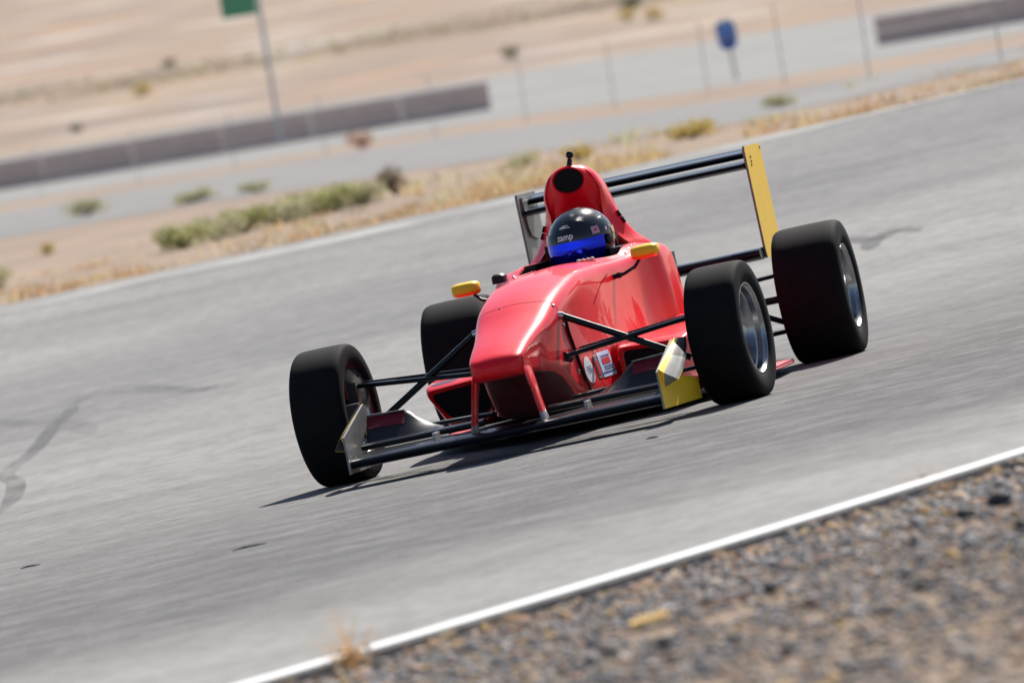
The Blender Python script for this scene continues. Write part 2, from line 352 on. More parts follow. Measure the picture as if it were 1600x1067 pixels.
# dirt-bank scrub line
b=MB()
for i in range(900):
    X=random.uniform(-60,50); Y=429.5+random.gauss(0,2.0); s=random.uniform(.08,.24); z=terr(X,Y)
    a=random.uniform(0,6.3); b.add([(X-s*math.cos(a),Y-s*math.sin(a),z-.05),(X+s*math.cos(a),Y+s*math.sin(a),z-.05),(X+random.gauss(0,.1),Y,z+s*1.3)],[(0,1,2)],random.randrange(3))
tag(b.build('scrub',LM['sage'],weld=False,smooth=False,recalc=False),'low scrub along the dirt bank on the far hillside','scrub',kind='stuff')
# dry grass along the far edge
GM=[leafmat('dry_grass_straw',(.44,.33,.18)),leafmat('dry_grass_orange',(.42,.27,.15)),leafmat('dry_grass_pale',(.44,.36,.25)),leafmat('dry_grass_brown',(.27,.20,.14))]
b=MB()
def tuft(b,X,Y,n,h,sp,mi):
    z=terr(X,Y)-.02
    for i in range(n):
        a=random.uniform(0,6.283); r=random.uniform(0,sp); hh=h*random.uniform(.5,1.1); wv=h*.05+.004; dx,dy=math.cos(a),math.sin(a)
        p=Vector((X+dx*r,Y+dy*r,z)); q=p+Vector((dx*hh*.45,dy*hh*.45,hh)); s=Vector((-dy,dx,0))*wv
        if random.random()<.5: s=Vector((wv,0,0))
        b.add([p-s,p+s,q],[(0,1,2)],mi)
for i in range(3000):
    X=random.uniform(-12,14); 
    if random.random()<.62: Y=far_y(X)+.1+abs(random.gauss(0,1.3)); h=random.uniform(.04,.12)
    else: Y=far_y(X)+random.uniform(.5,11)**1.02; h=random.uniform(.03,.08)
    k=math.sin(X*1.3)+math.sin(X*.57+1)+random.gauss(0,.8)
    if math.sin(X*3.1+math.sin(Y*.9)*1.5)+math.sin(X*1.17+2)<-.25+random.gauss(0,.5): continue
    tuft(b,X,Y,12,h*(1.25 if k>.3 else .7),.14,0 if k>1 else (1 if k>.1 else (2 if random.random()<.6 else 3)))
tag(b.build('dry_grass',GM,weld=False,smooth=False,recalc=False),'straw and orange dry grass along the far track edge','grass',kind='stuff')
b=MB()
for i in range(380):
    X=random.uniform(-9,9); Y=far_y(X)+random.uniform(2.2,24); k=math.sin(X*.9+1.2)+math.sin(X*2.3+Y*.2)
    if k<.25+random.gauss(0,.5): continue
    tuft(b,X,Y,14,random.uniform(.05,.15),.22,random.randrange(3))
tag(b.build('low_scrub',[LM['sage'][0],GM[0],GM[2]],weld=False,smooth=False,recalc=False),'low olive and straw scrub scattered over the far verge','scrub',kind='stuff')
# ---------------------------------------------------------------- foreground gravel
def gpt(u,v):   # ground point of a place measured in the photograph (gravel verge is flat at z=0)
    d=F+R_*((u-800)/12000)-U_*((v-533.5)/12000); k=-CAM_H/d.z; return d.x*k,d.y*k
def stones(name,n,pos,size,mats,weights,label):
    ico=np.array([(0,0,1),(1,0,0),(0,1,0),(-1,0,0),(0,-1,0),(0,0,-1)],float)
    tri=np.array([(0,1,2),(0,2,3),(0,3,4),(0,4,1),(5,2,1),(5,3,2),(5,4,3),(5,1,4)])
    V=np.repeat(ico[None],n,0)*rng.uniform(.55,1.25,(n,6,1)); V+=rng.normal(0,.16,V.shape)
    sx_=size[:,None]*np.stack([rng.uniform(.8,1.5,n),rng.uniform(.7,1.2,n),rng.uniform(.4,.8,n)],1); V*=sx_[:,None,:]
    a=rng.uniform(0,6.283,n); c,s=np.cos(a),np.sin(a); x=V[...,0]*c[:,None]-V[...,1]*s[:,None]; y=V[...,0]*s[:,None]+V[...,1]*c[:,None]
    V=np.stack([x,y,V[...,2]],-1)+pos[:,None,:]
    fa=(tri[None]+np.arange(n)[:,None,None]*6).reshape(-1,3)
    me=bpy.data.meshes.new(name); me.vertices.add(n*6); me.vertices.foreach_set('co',V.reshape(-1).astype('f'))
    k=len(fa); me.loops.add(k*3); me.loops.foreach_set('vertex_index',fa.reshape(-1).astype('i')); me.polygons.add(k)
    me.polygons.foreach_set('loop_start',np.arange(0,k*3,3,dtype='i'))
    for q in mats: me.materials.append(q)
    me.polygons.foreach_set('material_index',np.repeat(rng.choice(len(mats),n,p=weights),8).astype('i')); me.update(calc_edges=True); me.validate()
    o=bpy.data.objects.new(name,me); COL.objects.link(o); return tag(o,label,'gravel',kind='stuff')
SM=[mat('stone_dark',(.105,.106,.113),.85),mat('stone_grey',(.215,.21,.215),.85),mat('stone_tan',(.34,.25,.185),.9),mat('stone_pale',(.46,.40,.36),.85),mat('stone_rust',(.26,.13,.07),.9),mat('straw_bits',(.42,.27,.10),.9)]
def verge_pts(n,dmax,pw):
    X=rng.uniform(-2.2,2.6,n); d=.02+dmax*rng.random(n)**pw
    Y=np.array([near_y(x) for x in X])-d; return X,Y
N=80000; X,Y=verge_pts(N,8.5,1.25); dist=np.array([near_y(x) for x in X])-Y
keep=rng.random(N)<np.clip(1.15-dist*.10,.35,1)*np.where(dist<.25,.45,1); X,Y=X[keep],Y[keep]
for u,v,rad in [(1015,973,.075),(1140,940,.07),(1208,920,.035),(1507,804,.035),(1562,783,.045),(1268,944,.025),(1440,918,.028),(1230,1016,.025),(1038,1005,.03)]:
    x,y=gpt(u,v); kk=~((np.abs(X-x)<rad*.8)&(Y<y+.05)&(Y>y-.30)); X,Y=X[kk],Y[kk]
n=len(X)
sz=np.exp(rng.normal(math.log(.0082),.42,n)).clip(.003,.026)
stones('gravel',n,np.stack([X,Y,-.022+sz*.25],1),sz,SM,[.34,.33,.16,.07,.05,.05],'grey and tan gravel covering the near roadside below the white line')
# single dark rocks one can pick out
def rock(X,Y,s,m_,label):
    b=MB(); rings=[]
    for j,(t_,rr) in enumerate(((-.35,.55),(-.1,.95),(.2,1.0),(.5,.75),(.72,.3))):
        rings.append([(s*rr*random.uniform(.8,1.15)*math.cos(a)*1.25,s*rr*random.uniform(.8,1.15)*math.sin(a),s*t_*1.05) for a in [2*math.pi*k/9 for k in range(9)]])
    b.loft(rings); o=b.build('rock',m_,sharp=25); o.location=(X,Y,.002); o.rotation_euler=(random.uniform(-.15,.15),random.uniform(-.15,.15),random.uniform(0,6)); tag(o,label,'rock','larger rocks on the gravel verge'); return o
dk=mat('dark_rock',(.028,.030,.036),.8,bump=(60,.5,.004)); rr=mat('reddish_rock',(.09,.045,.04),.85,bump=(60,.5,.004))
for u,v,s,mm,l in [(1208,920,.024,dk,'black angular rock in the middle of the gravel'),(1507,804,.024,dk,'dark rock close under the white line at right'),(1562,783,.032,dk,'long dark rock under the white line at the right edge'),
   (1268,944,.019,rr,'reddish brown rock just right of the black angular one'),(1440,918,.019,dk,'dark rock at right in the tan dirt'),(1230,1016,.018,dk,'dark rock low in the gravel near the bottom edge'),
   (1038,1005,.021,dk,'dark rock just below the yellow wood chip'),(1105,942,.014,dk,'small dark stone beside the rust coloured strip'),(952,1020,.018,dk,'dark grey stone left of the rock below the wood chip'),(1048,1030,.014,dk,'small dark stone at the bottom below the wood chip'),
   (1598,820,.02,dk,'dark rock cut by the right edge of the frame'),(1430,845,.014,dk,'small dark stone amid grey gravel at right'),(1520,1030,.015,dk,'dark stone on tan dirt near the bottom right corner'),(930,938,.012,dk,'small dark stone just under the white line centre')]:
    x,y=gpt(u,v); rock(x,y,s,mm,l)
x,y=gpt(1015,973)
o=MB().box((0,0,.004),(.086,.034,.013)).box((.004,.004,.0105),(.066,.010,.006)).build('wood_chip',mat('yellow_wood',(.88,.58,.20),.7)); o.location=(x,y,.004); o.rotation_euler=(.1,-.08,.28); tag(o,'yellow splinter of wood lying on the dark gravel','wood chip')
x,y=gpt(1140,940)
o=MB().box((0,0,.003),(.11,.022,.006)).build('bark_strip',mat('rusty_strip',(.34,.15,.07),.9)); o.location=(x,y,.0); o.rotation_euler=(0,.03,.2); tag(o,'rust coloured strip lying in the gravel right of the wood chip','debris')
GW=leafmat('golden_stem',(.80,.58,.28),.5)
def weed(u,v,n,h,sp,label):
    x,y=gpt(u,v); root=empty('dry_weed',(x,y,-.02)); tag(root,label,'dry weed')
    b=MB()
    for i in range(n):
        a=random.uniform(0,6.283); k=random.uniform(.25,1); d=Vector((math.cos(a)*sp*k,math.sin(a)*sp*k,0)); hh=h*(1.15-k)*random.uniform(.6,1.1)+.02
        b.tube([(0,0,0),d*.35+Vector((0,0,hh*.55)),d+Vector((0,0,hh))],[.0016,.0012,.0007],4)
    b.build('stem',GW,root)
    b=MB()
    for i in range(n*5):
        a=random.uniform(0,6.283); r=random.uniform(0,sp*.5); p=Vector((math.cos(a)*r,math.sin(a)*r,random.uniform(.0,h*.28))); u_=Vector((random.gauss(0,1),random.gauss(0,1),random.gauss(0,1))).normalized()*.012; w_=u_.orthogonal().normalized()*.004
        b.add([p-u_,p+w_,p+u_,p-w_],[(0,1,2,3)],random.randrange(3))
    b.build('dry_leaf',[GW,GM[1],GM[2]],root,weld=False,smooth=False,recalc=False)
weed(548,1032,20,.17,.13,'spiky straw-coloured weed growing over the white line at the bottom')
weed(1443,752,5,.09,.06,'single thin dry sprig on the white line at the right')
x,y=gpt(1443,748); rock(x,y,.012,rr,'small reddish stone sitting on the white line at right')
# litter of dry orange leaves along the line
b=MB()
for i in range(900):
    X_=random.uniform(-1.6,2.4); d_=.05+abs(random.gauss(0,.25)) if random.random()<.35 else random.uniform(.3,7.5)
    p=Vector((X_,near_y(X_)-d_,random.uniform(-.015,.004))); a=random.uniform(0,6.28); L=random.uniform(.008,.035); u_=Vector((math.cos(a),math.sin(a),random.uniform(-.15,.25)))*L; w_=Vector((-math.sin(a),math.cos(a),.2))*L*.35
    b.add([p-u_,p+w_,p+u_,p-w_],[(0,1,2,3)],random.randrange(3))
tag(b.build('leaf_litter',[GM[0],GM[1],SM[4]],weld=False,smooth=False,recalc=False),'dry orange leaf litter and straw scattered on the gravel verge','leaf litter',kind='stuff')
# tyre marks and rubber scraps on the asphalt
def marks_mat(name,col,a0,sc_):
    q=bpy.data.materials.new(name); q.use_nodes=True; t=NT(q); t.b.inputs['Base Color'].default_value=(*col,1); t.b.inputs['Roughness'].default_value=.8
    n=t.noise(t.map((1,.15,1)),sc_,5,.7); t.L(t.ramp(n,.38,.62,a0*.15,a0),t.b.inputs['Alpha']); return q
SK=marks_mat('rubber_mark',(.04,.04,.045),.6,4); SK2=marks_mat('rubber_mark_faint',(.07,.07,.075),.26,4)
def gpx(u,v):   # ground point on the rising track, by marching
    d=F+R_*((u-800)/12000)-U_*((v-533.5)/12000); d=d/d.y; Y=16.
    while CAM_H+d.z*Y>terr(d.x*Y,Y) and Y<80: Y+=.05
    return d.x*Y,Y
def skid(px,wd,m_):
    P=[gpx(*p) for p in px]
    Q=[]
    for i in range(len(P)-1):
        p0=P[max(i-1,0)];p1=P[i];p2=P[i+1];p3=P[min(i+2,len(P)-1)]
        for k in range(8):
            s=k/8; Q.append(tuple(.5*(2*p1[j]+(p2[j]-p0[j])*s+(2*p0[j]-5*p1[j]+4*p2[j]-p3[j])*s*s+(3*p1[j]-p0[j]-3*p2[j]+p3[j])*s**3) for j in (0,1)))
    Q.append(P[-1]); V=[];Fs=[]
    for i,(x,y) in enumerate(Q):
        a=Q[max(i-1,0)];c=Q[min(i+1,len(Q)-1)]; dx,dy=c[0]-a[0],c[1]-a[1]; L=math.hypot(dx,dy) or 1; tp_=min(1,.12+2.2*math.sin(math.pi*i/(len(Q)-1))); nx,ny=-dy/L*wd/2*tp_,dx/L*wd/2*tp_
        for s in (-1,1): V.append((x+s*nx,y+s*ny,terr(x+s*nx,y+s*ny)+.009+.0004*len(bpy.data.meshes)%.003))
        if i: Fs.append((2*i-2,2*i-1,2*i+1,2*i))
    tag(MB().add(V,Fs).build('tyre_mark',m_,weld=False),kind='structure')
skid([(0,805),(22,778),(25,755),(10,742),(55,705),(85,668),(110,645),(120,636)],.10,SK); skid([(120,628),(190,612),(300,610),(360,606)],.2,SK2)
skid([(-40,660),(40,662),(110,662),(145,680)],.16,SK2); skid([(100,645),(160,610),(240,605),(310,612),(340,600)],.10,SK2)
skid([(1330,372),(1365,378),(1390,366),(1420,356)],.14,SK); skid([(1360,392),(1366,376),(1400,360),(1440,362)],.12,SK)
MT['scrap']=mat('rubber_scrap',(.015,.015,.016),.8)
for u,v,L,lab in [(391,857,.12,'thin curl of black rubber on the asphalt below the left front wheel'),(48,888,.075,'thin black rubber shred near the left edge of the frame'),(1020,687,.05,'small black rubber bit on the asphalt below the yellow wing plate')]:
    x,y=gpx(u,v); b=MB().tube([(-L/2,0,.002),(-L*.15,.02,.004),(L*.2,-.01,.004),(L/2,.01,.002)],[.0012,.0032,.003,.001],6); o=b.build('rubber_scrap',MT['scrap']); o.location=(x,y,terr(x,y)+.004); o.rotation_euler=(0,0,.1); tag(o,lab,'rubber scrap')
# ================================================================ the race car
YAW=math.radians(10.993); CARLOC=(.0515,29.7778,.004); CARRZ=-(math.pi/2+YAW)
car=empty('race_car',CARLOC,CARRZ); tag(car,'red open-wheel formula race car with black wings and yellow endplates cornering on the asphalt','race car')
# --- wheels
def wheel(x,y,Rr,wd,side,steer,name='wheel'):
    h=wd/2; dep=.012 if Rr<.28 else .0
    b=MB(); o=h-.010
    prof=[(o-.004,.181),(o,.179),(o,.174),(o-.012,.170),(o-.016,.166),(o-.036,.163),(o-.040,.157),(dep+.02,.150),(dep,.146),(dep-.01,.140),(dep-.012,.128),(dep-.024,.128),(dep-.02,.150),(-o+.02,.163),(-o+.006,.172),(-o,.180),(-o+.004,.181)]
    b.lathe(prof,56)
    for k in range(10):
        a=2*math.pi*k/10+.15; ca,sa=math.cos(a),math.sin(a); ta=Vector((-sa,0,ca)); ra=Vector((ca,0,sa))
        rings=[]
        for r,hw,y0,y1 in ((.035,.012,dep-.012,dep+.012),(.09,.011,dep-.02,dep-.002),(.137,.017,dep-.024,dep-.008)):
            rings.append([ra*r+ta*hw+Vector((0,y0,0)),ra*r-ta*hw+Vector((0,y0,0)),ra*r-ta*hw*.7+Vector((0,y1,0)),ra*r+ta*hw*.7+Vector((0,y1,0))])
        b.loft(rings)
    b.lathe([(dep-.02,.0001),(dep-.02,.05),(dep+.012,.046),(dep+.014,.0001)],24)
    w_=b.build(name,[MT['rim']],car,sharp=30); w_.location=(x,y,Rr-.003); w_.rotation_euler=(0,0,steer+(0 if side>0 else math.pi))
    T=MB(); 
    tp=[(.86,.179),(.93,.186),(.985,.205),(1.0,.225-.0),(.985,.62),(.955,.78),(.90,.885),(.80,.955),(.62,.985),(.3,.998),(0,1)]
    pr=[]
    for yy,rv in tp[:4]: pr.append((yy*h,rv if rv<.21 else rv))
    r3=.225
    for yy,k in tp[4:]: pr.append((yy*h,r3+(Rr-r3)*k))
    pr=[(-a,r) for a,r in pr[::-1]][:-1][::1] + []
    full=[(a,r) for a,r in pr[::-1]]
    outer=[]
    for yy,rv in tp[:4]: outer.append((yy*h,rv))
    for yy,k in tp[4:]: outer.append((yy*h,r3+(Rr-r3)*k))
    full=outer+[(-a,r) for a,r in outer[::-1][1:]]
    T.lathe(full,72); T.build('tyre',MT['rubber'],w_,sharp=50)
    nb=MB().lathe([(dep+.014,.024),(dep+.045,.02),(dep+.05,.012),(dep+.05,.0001)],6); nb.build('wheel_nut',MT['steel'],w_,sharp=20)
    db=MB().lathe([(-.05,.05),(-.05,.118),(-.035,.118),(-.035,.05)],40); db.build('brake_disc',MT['rimdark'],w_)
    return w_
ST=math.radians(-4.86)
wheel(0,.793,.27,.212,1,ST); wheel(0,-.793,.27,.212,-1,ST); wheel(-2.65,.765,.2875,.288,1,0); wheel(-2.65,-.765,.2875,.288,-1,0)
# --- monocoque loft
def hermite(tab,x):
    xs=[r[0] for r in tab]
    if x>=xs[0]: return tab[0][1:]
    if x<=xs[-1]: return tab[-1][1:]
    for i in range(len(xs)-1):
        if xs[i]>=x>=xs[i+1]: break
    h=xs[i+1]-xs[i]; s=(x-xs[i])/h; out=[]
    for j in range(1,len(tab[0])):
        p1,p2=tab[i][j],tab[i+1][j]; d=(p2-p1)/h
        def slope(k):
            if k<=0 or k>=len(xs)-1: return (tab[min(k+1,len(xs)-1)][j]-tab[max(k-1,0)][j])/(xs[min(k+1,len(xs)-1)]-xs[max(k-1,0)])
            a=(tab[k][j]-tab[k-1][j])/(xs[k]-xs[k-1]); b_=(tab[k+1][j]-tab[k][j])/(xs[k+1]-xs[k])
            return 0 if a*b_<=0 else 2*a*b_/(a+b_)
        m1,m2=slope(i)*h,slope(i+1)*h
        out.append((2*s**3-3*s*s+1)*p1+(s**3-2*s*s+s)*m1+(-2*s**3+3*s*s)*p2+(s**3-s*s)*m2)
    return out
#        x     zt    yA   zA    rA    yM   zM   yB    zB   zC
TAB=[( .708,.340,.040,.339,.004,.046,.334,.040,.328,.327),
     ( .704,.354,.062,.351,.012,.069,.334,.064,.318,.317),
     ( .696,.367,.079,.362,.022,.086,.335,.082,.309,.307),
     ( .682,.379,.093,.373,.034,.099,.337,.095,.301,.299),
     ( .660,.389,.103,.382,.044,.106,.340,.102,.296,.294),
     ( .62 ,.402,.110,.394,.050,.110,.348,.106,.290,.288),
     ( .55 ,.422,.117,.413,.052,.113,.355,.108,.288,.284),
     ( .40 ,.456,.132,.446,.062,.120,.37,.112,.284,.262),
     ( .30 ,.480,.143,.468,.066,.132,.38,.138,.276,.222),
     ( .20 ,.508,.155,.494,.068,.150,.39,.158,.250,.175),
     ( .10 ,.540,.166,.526,.068,.162,.39,.170,.195,.122),
     ( .00 ,.566,.172,.552,.066,.170,.39,.178,.140,.100),
     (-.20 ,.602,.180,.585,.062,.185,.38,.212,.112,.085),
     (-.45 ,.632,.184,.612,.050,.198,.38,.245,.105,.075),
     (-.70 ,.643,.194,.617,.045,.222,.38,.268,.10,.07),
     (-.85 ,.646,.208,.617,.042,.240,.38,.285,.10,.07),
     (-1.00,.645,.230,.615,.040,.258,.38,.30,.10,.07),
     (-1.20,.654,.262,.619,.040,.285,.38,.33,.10,.07),
     (-1.32,.670,.300,.632,.045,.330,.40,.345,.10,.07),
     (-1.42,.672,.345,.640,.055,.378,.42,.365,.10,.07),
     (-1.55,.672,.352,.642,.060,.384,.42,.375,.10,.07),
     (-1.80,.650,.325,.625,.065,.352,.40,.345,.10,.07),
     (-2.10,.560,.250,.540,.08,.268,.34,.26,.11,.09),
     (-2.45,.420,.150,.400,.06,.160,.28,.16,.15,.14),
     (-2.62,.360,.110,.350,.05,.115,.26,.115,.18,.18)]
def bez(a,b,c,n):
    return [tuple((1-s)**2*a[i]+2*s*(1-s)*b[i]+s*s*c[i] for i in (0,1)) for s in [k/(n-1) for k in range(n)]]
def lerp2(a,b,n,skip=True):
    return [tuple(a[i]+(b[i]-a[i])*k/n for i in (0,1)) for k in range(1,n)]
def toward(a,b,r):
    L=math.hypot(b[0]-a[0],b[1]-a[1]); r=min(r,L*.48); return (a[0]+(b[0]-a[0])*r/L,a[1]+(b[1]-a[1])*r/L)
COCK=(-1.02,-1.66)
def cock_w(x):
    s=(COCK[0]-x)/.22; return .205*min(1,max(.45,math.sqrt(max(0,1-(1-min(1,s))**2)))) - (.05*max(0,(-x-1.5)/.16) if x<-1.5 else 0)
def section(x,cut=False):
    zt,yA,zA,rA,yM,zM,yB,zB,zC=hermite(TAB,x)
    zM=.5*(zA+zB)+.01; T=(0,zt);A=(yA,zA);M=(yM,zM);B=(yB,zB);C=(0,zC)
    a0=toward(A,T,rA);a1=toward(A,M,rA);m0=toward(M,A,.46*math.hypot(yA-yM,zA-zM));m1=toward(M,B,.46*math.hypot(yB-yM,zB-zM));rB=.02+.03*min(1,max(0,(.45-x)/.5));b0=toward(B,M,rB);b1=toward(B,C,rB)
    if cut:
        yc=min(cock_w(x),a0[0]-.02); zr=zt-(zt-zA)*(yc/yA)**2
        top=[(0,.30),(yc-.02,.30),(yc-.006,.33),(yc,zr-.03),(yc+.001,zr-.004),(yc+.006,zr+.002),((yc+a0[0])/2,(zr+a0[1])/2+.004)]
    else:
        top=[]
        for k in range(7):
            s=k/7; yy=a0[0]*s; top.append((yy,zt-(zt-a0[1])*s**1.8))
    return top+bez(a0,A,a1,9)+lerp2(a1,m0,4)+bez(m0,M,m1,5)+lerp2(m1,b0,4)+bez(b0,B,b1,7)+lerp2(b1,C,5)+[C]
def mono():
    xs=list(np.linspace(.708,.66,18))+list(np.linspace(.64,-1.0,70))+[-1.019]+[-1.021]+list(np.linspace(-1.03,-1.2,12))+list(np.linspace(-1.22,-1.65,24))+[-1.659,-1.661]+list(np.linspace(-1.68,-2.62,24))
    b=MB(); rings=[]; cuts=[]
    for x in xs:
        cut=COCK[1]<x<COCK[0]; p=section(x,cut); cuts.append(cut)
        rings.append([(x,y,z) for y,z in p]+[(x,-y,z) for y,z in p[-2:0:-1]])
    n=len(rings[0]); 
    for i in range(len(rings)-1):
        for k in range(n):
            kk=min(k,n-1-k) if k<n else 0
            inner=(cuts[i] or cuts[i+1]) and (k<4 or k>=n-4)
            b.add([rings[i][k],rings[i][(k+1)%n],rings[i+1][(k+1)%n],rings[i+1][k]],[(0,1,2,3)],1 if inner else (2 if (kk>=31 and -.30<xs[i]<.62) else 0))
    b.add(rings[0],[tuple(range(n))],0); b.add(rings[-1],[tuple(range(n))],0)
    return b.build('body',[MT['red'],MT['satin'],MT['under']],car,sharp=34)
body=mono()
def surf(x,frac_from='top',y=None,z=None,side=1):
    """point on the body section at x: by y on the top or by z on the side"""
    p=section(x,False)
    if y is not None:
        for a,b_ in zip(p,p[1:]):
            if a[0]<=abs(y)<=b_[0]: s=(abs(y)-a[0])/max(1e-6,b_[0]-a[0]); return Vector((x,y,a[1]+(b_[1]-a[1])*s))
    for a,b_ in zip(p[7:],p[8:]):
        if a[1]>=z>=b_[1]: s=(a[1]-z)/max(1e-6,a[1]-b_[1]); return Vector((x,side*(a[0]+(b_[0]-a[0])*s),z))
# nose joint: thin dark gap line across the top and down the sides
b=MB(); pts=[]
sec=section(.072)
for y,z in sec[1:22]: pts.append((y,z))
ring=[(-y,z) for y,z in pts[::-1]]+pts
V=[];Fs=[]
for i,(y,z) in enumerate(ring):
    L=math.hypot(y,z-.36); ny,nz=y/L,(z-.36)/L
    V+=[(.0755,y+ny*.0012,z+nz*.0012),(.0715,y+ny*.0014,z+nz*.0014)]
    if i: Fs.append((2*i-2,2*i-1,2*i+1,2*i))
b.add(V,Fs).build('panel_joint',MT['dark'],body)
for y in (-.055,.15):
    p=surf(.085,y=y); MB().ball(p,.006 if y<0 else .009,0,8,5,(1,1,.5)).build('fastener',MT['steel' if y>0 else 'satin'],body)
for sd_ in (1,-1):
    for x in (-1.26,-1.34,-1.42,-1.50):
        p=surf(x,y=sd_*.235); MB().ball(p+Vector((0,0,.002)),.007,0,8,5,(1,1,.6)).build('fastener',MT['steel'],body)
# side panel joints and fasteners on the left flank (both sides)
for sd_ in (1,-1):
    for x,z in ((-.12,.155),(-.16,.135),(-.24,.15),(-.30,.14),(-.36,.145),(-.52,.15),(.045,.43),(.02,.46),(.03,.31),(-.02,.24)):
        p=surf(x,z=z,side=sd_); MB().ball(p,.010,0,8,5,(1,.6,1)).build('fastener',MT['steel'],body)
    b=MB(); seam=[(-.86,.572),(-.74,.545),(-.62,.505),(-.52,.47)]
    b.tube([surf(x,z=z,side=sd_)+Vector((0,sd_*.0005,0)) for x,z in seam],.0013,5); b.build('panel_joint',MT['seam'],body)
    b=MB(); b.tube([surf(x,z=.335+.004*math.sin(x*30),side=sd_)+Vector((0,sd_*.001,0)) for x in np.linspace(-1.28,-1.75,14)],.004,6); b.build('panel_joint',MT['red'],body)
# stickers on the lower left flank
def patch_on(xa,xb,za,zb_,lift,fn,n=10):
    V=[];Fs=[]
    for i in range(n+1):
        for j in range(n+1):
            u,v=i/n,j/n; x=xa+(xb-xa)*u; z=za+(zb_-za)*v; uu,vv=fn(u,v); x=xa+(xb-xa)*uu; z=za+(zb_-za)*vv
            p=surf(x,z=z); V.append((p.x+lift*.2,p.y+lift,p.z))
            if i and j: a=i*(n+1)+j; Fs.append((a,a-1,a-n-2,a-n-1))
    return MB().add(V,Fs)
def disc(u,v):
    a,b_=2*u-1,2*v-1; return .5+.5*a*math.sqrt(1-b_*b_/2), .5+.5*b_*math.sqrt(1-a*a/2)
idn=lambda u,v:(u,v)
st=patch_on(-.095,-.205,.180,.288,.0025,disc).build('sticker',MT['white'],body); tag(st,'white oval sticker')
for z,xa,xb in ((.246,-.115,-.18),(.236,-.12,-.19),(.226,-.13,-.18)): patch_on(xa,xb,z-.0018,z+.0018,.004,idn,4).build('print_line',MT['darkblue'],st)
st=patch_on(-.31,-.50,.188,.288,.0025,idn).build('sticker',MT['bluewhite'],body); tag(st,'pale blue rectangular sticker with red block')
patch_on(-.35,-.47,.238,.262,.004,idn,4).build('print_block',MT['redprint'],st)
for z in (.270,.228,.218): patch_on(-.35,-.48,z-.002,z+.002,.004,idn,4).build('print_line',MT['darkblue'],st)
patch_on(-.312,-.498,.203,.208,.004,idn,4).build('print_line',MT['darkblue'],st)
st=patch_on(-.245,-.30,.19,.278,.0025,idn).build('sticker',MT['grey'],body)
patch_on(-.255,-.29,.205,.26,.004,idn,4).build('print_block',MT['redprint'],st)
# --- engine cover with air intake
def outline(a):
    """half outline of the airbox front, angle a from top (0) to bottom (pi): returns y,z"""
    tab=[(0,0,1.030),(.35,.050,1.020),(.8,.096,.985),(1.25,.122,.925),(1.7,.140,.85),(2.1,.168,.775),(2.5,.212,.70),(2.8,.262,.650),(3.1416,.285,.60)]
    r=hermite([(-t_,y,z) for t_,y,z in tab],-a); return r[0],r[1]
NA=24
def ring_at(x,sy,top,zlow,pinch=0):
    half=[]
    for k in range(NA+1):
        y,z=outline(math.pi*k/NA); s=(z-.60)/.43; q_=min(1,max(0,(.93-z)/.16)); y-=pinch*q_*q_*(3-2*q_); half.append((x,y*sy,zlow+(top-zlow)*max(0,s)))
    return half
rings=[]
for x,sy,top,zl,pn in ((-2.75,.30,.42,.30,0),(-2.5,.45,.60,.36,0),(-2.2,.66,.80,.46,0),(-1.98,.86,.95,.55,0),(-1.85,.95,1.005,.585,0),(-1.76,1.0,1.022,.60,0),(-1.73,1.01,1.026,.60,.006),(-1.70,1.0,1.028,.60,.028),(-1.675,.995,1.026,.60,.042)):
    rings.append(ring_at(x,sy,top,zl,pn))
b=MB()
def mirror(r): return r+[(p[0],-p[1],p[2]) for p in r[-1:0:-1]]
cx,cz=0,.965
full=[mirror(r) for r in rings]
def inset(k,x,xlow): # blend towards the inlet centre
    out=[]
    base=mirror(rings[-1]); n=len(base)
    for p in base:
        zc=.965 if p[2]>.9 else .80*.5+p[2]*.5
        low=min(1,max(0,(.95-p[2])/.3)); out.append((x+(xlow-x)*low,p[1]*(1-k),p[2]+(zc-p[2])*k*(.9 if p[2]>.9 else .25)))
    return out
full.append(inset(.07,-1.662,-1.655)); full.append(inset(.14,-1.665,-1.70))
# inlet lip rings, by angle around the centre
def lip(ry,rz,x,base):
    out=[]
    n=len(base)
    for i,p in enumerate(base):
        a=2*math.pi*i/n; out.append((x,cx+ry*math.sin(a),cz+rz*math.cos(a)))
    return out
base=full[-1]
full.append([tuple(.55*p[j]+.45*q[j] for j in range(3)) for p,q in zip([(q[0]-.0,q[1],q[2]) for q in base],lip(.085,.070,-1.66,base))])
full.append(lip(.074,.060,-1.640,base)); full.append(lip(.068,.054,-1.632,base)); full.append(lip(.062,.049,-1.640,base))
b.loft(full,0,cap=False); cover=b.build('engine_cover',MT['red'],car,sharp=44)
b=MB(); b.loft([lip(.062,.049,-1.642,base),lip(.056,.044,-1.70,base),[(x,y*.8,z-.03) for x,y,z in lip(.045,.035,-1.82,base)]],0,cap=True); b.build('air_intake',MT['dark'],cover)
# slot on the cover flank
for sd_ in (1,-1):
    b=MB()
    for k,(zz,xx) in enumerate(((.79,-1.735),(.762,-1.735))):
        b.tube([(xx,sd_*(.154+.012*k),zz+.012),(xx+.004,sd_*(.165+.012*k),zz-.012)],.007,6)
    b.build('vent_slot',MT['dark'],cover)
# action camera on the hoop
cm=MB().tube([(-1.66,.012,1.022),(-1.665,.020,1.050)],[.012,.010],8); cm.ball((-1.668,.022,1.066),.0165,0,10,7); cm.build('mounted_camera',MT['black'],car)
# headrest
hb=MB(); 
for sd_ in (1,-1):
    hb.box((-1.50,sd_*.172,.625),(.30,.045,.075),0,rz=sd_*.05)
hb.box((-1.63,0,.66),(.05,.30,.12)); hb.build('headrest',MT['satin'],car)
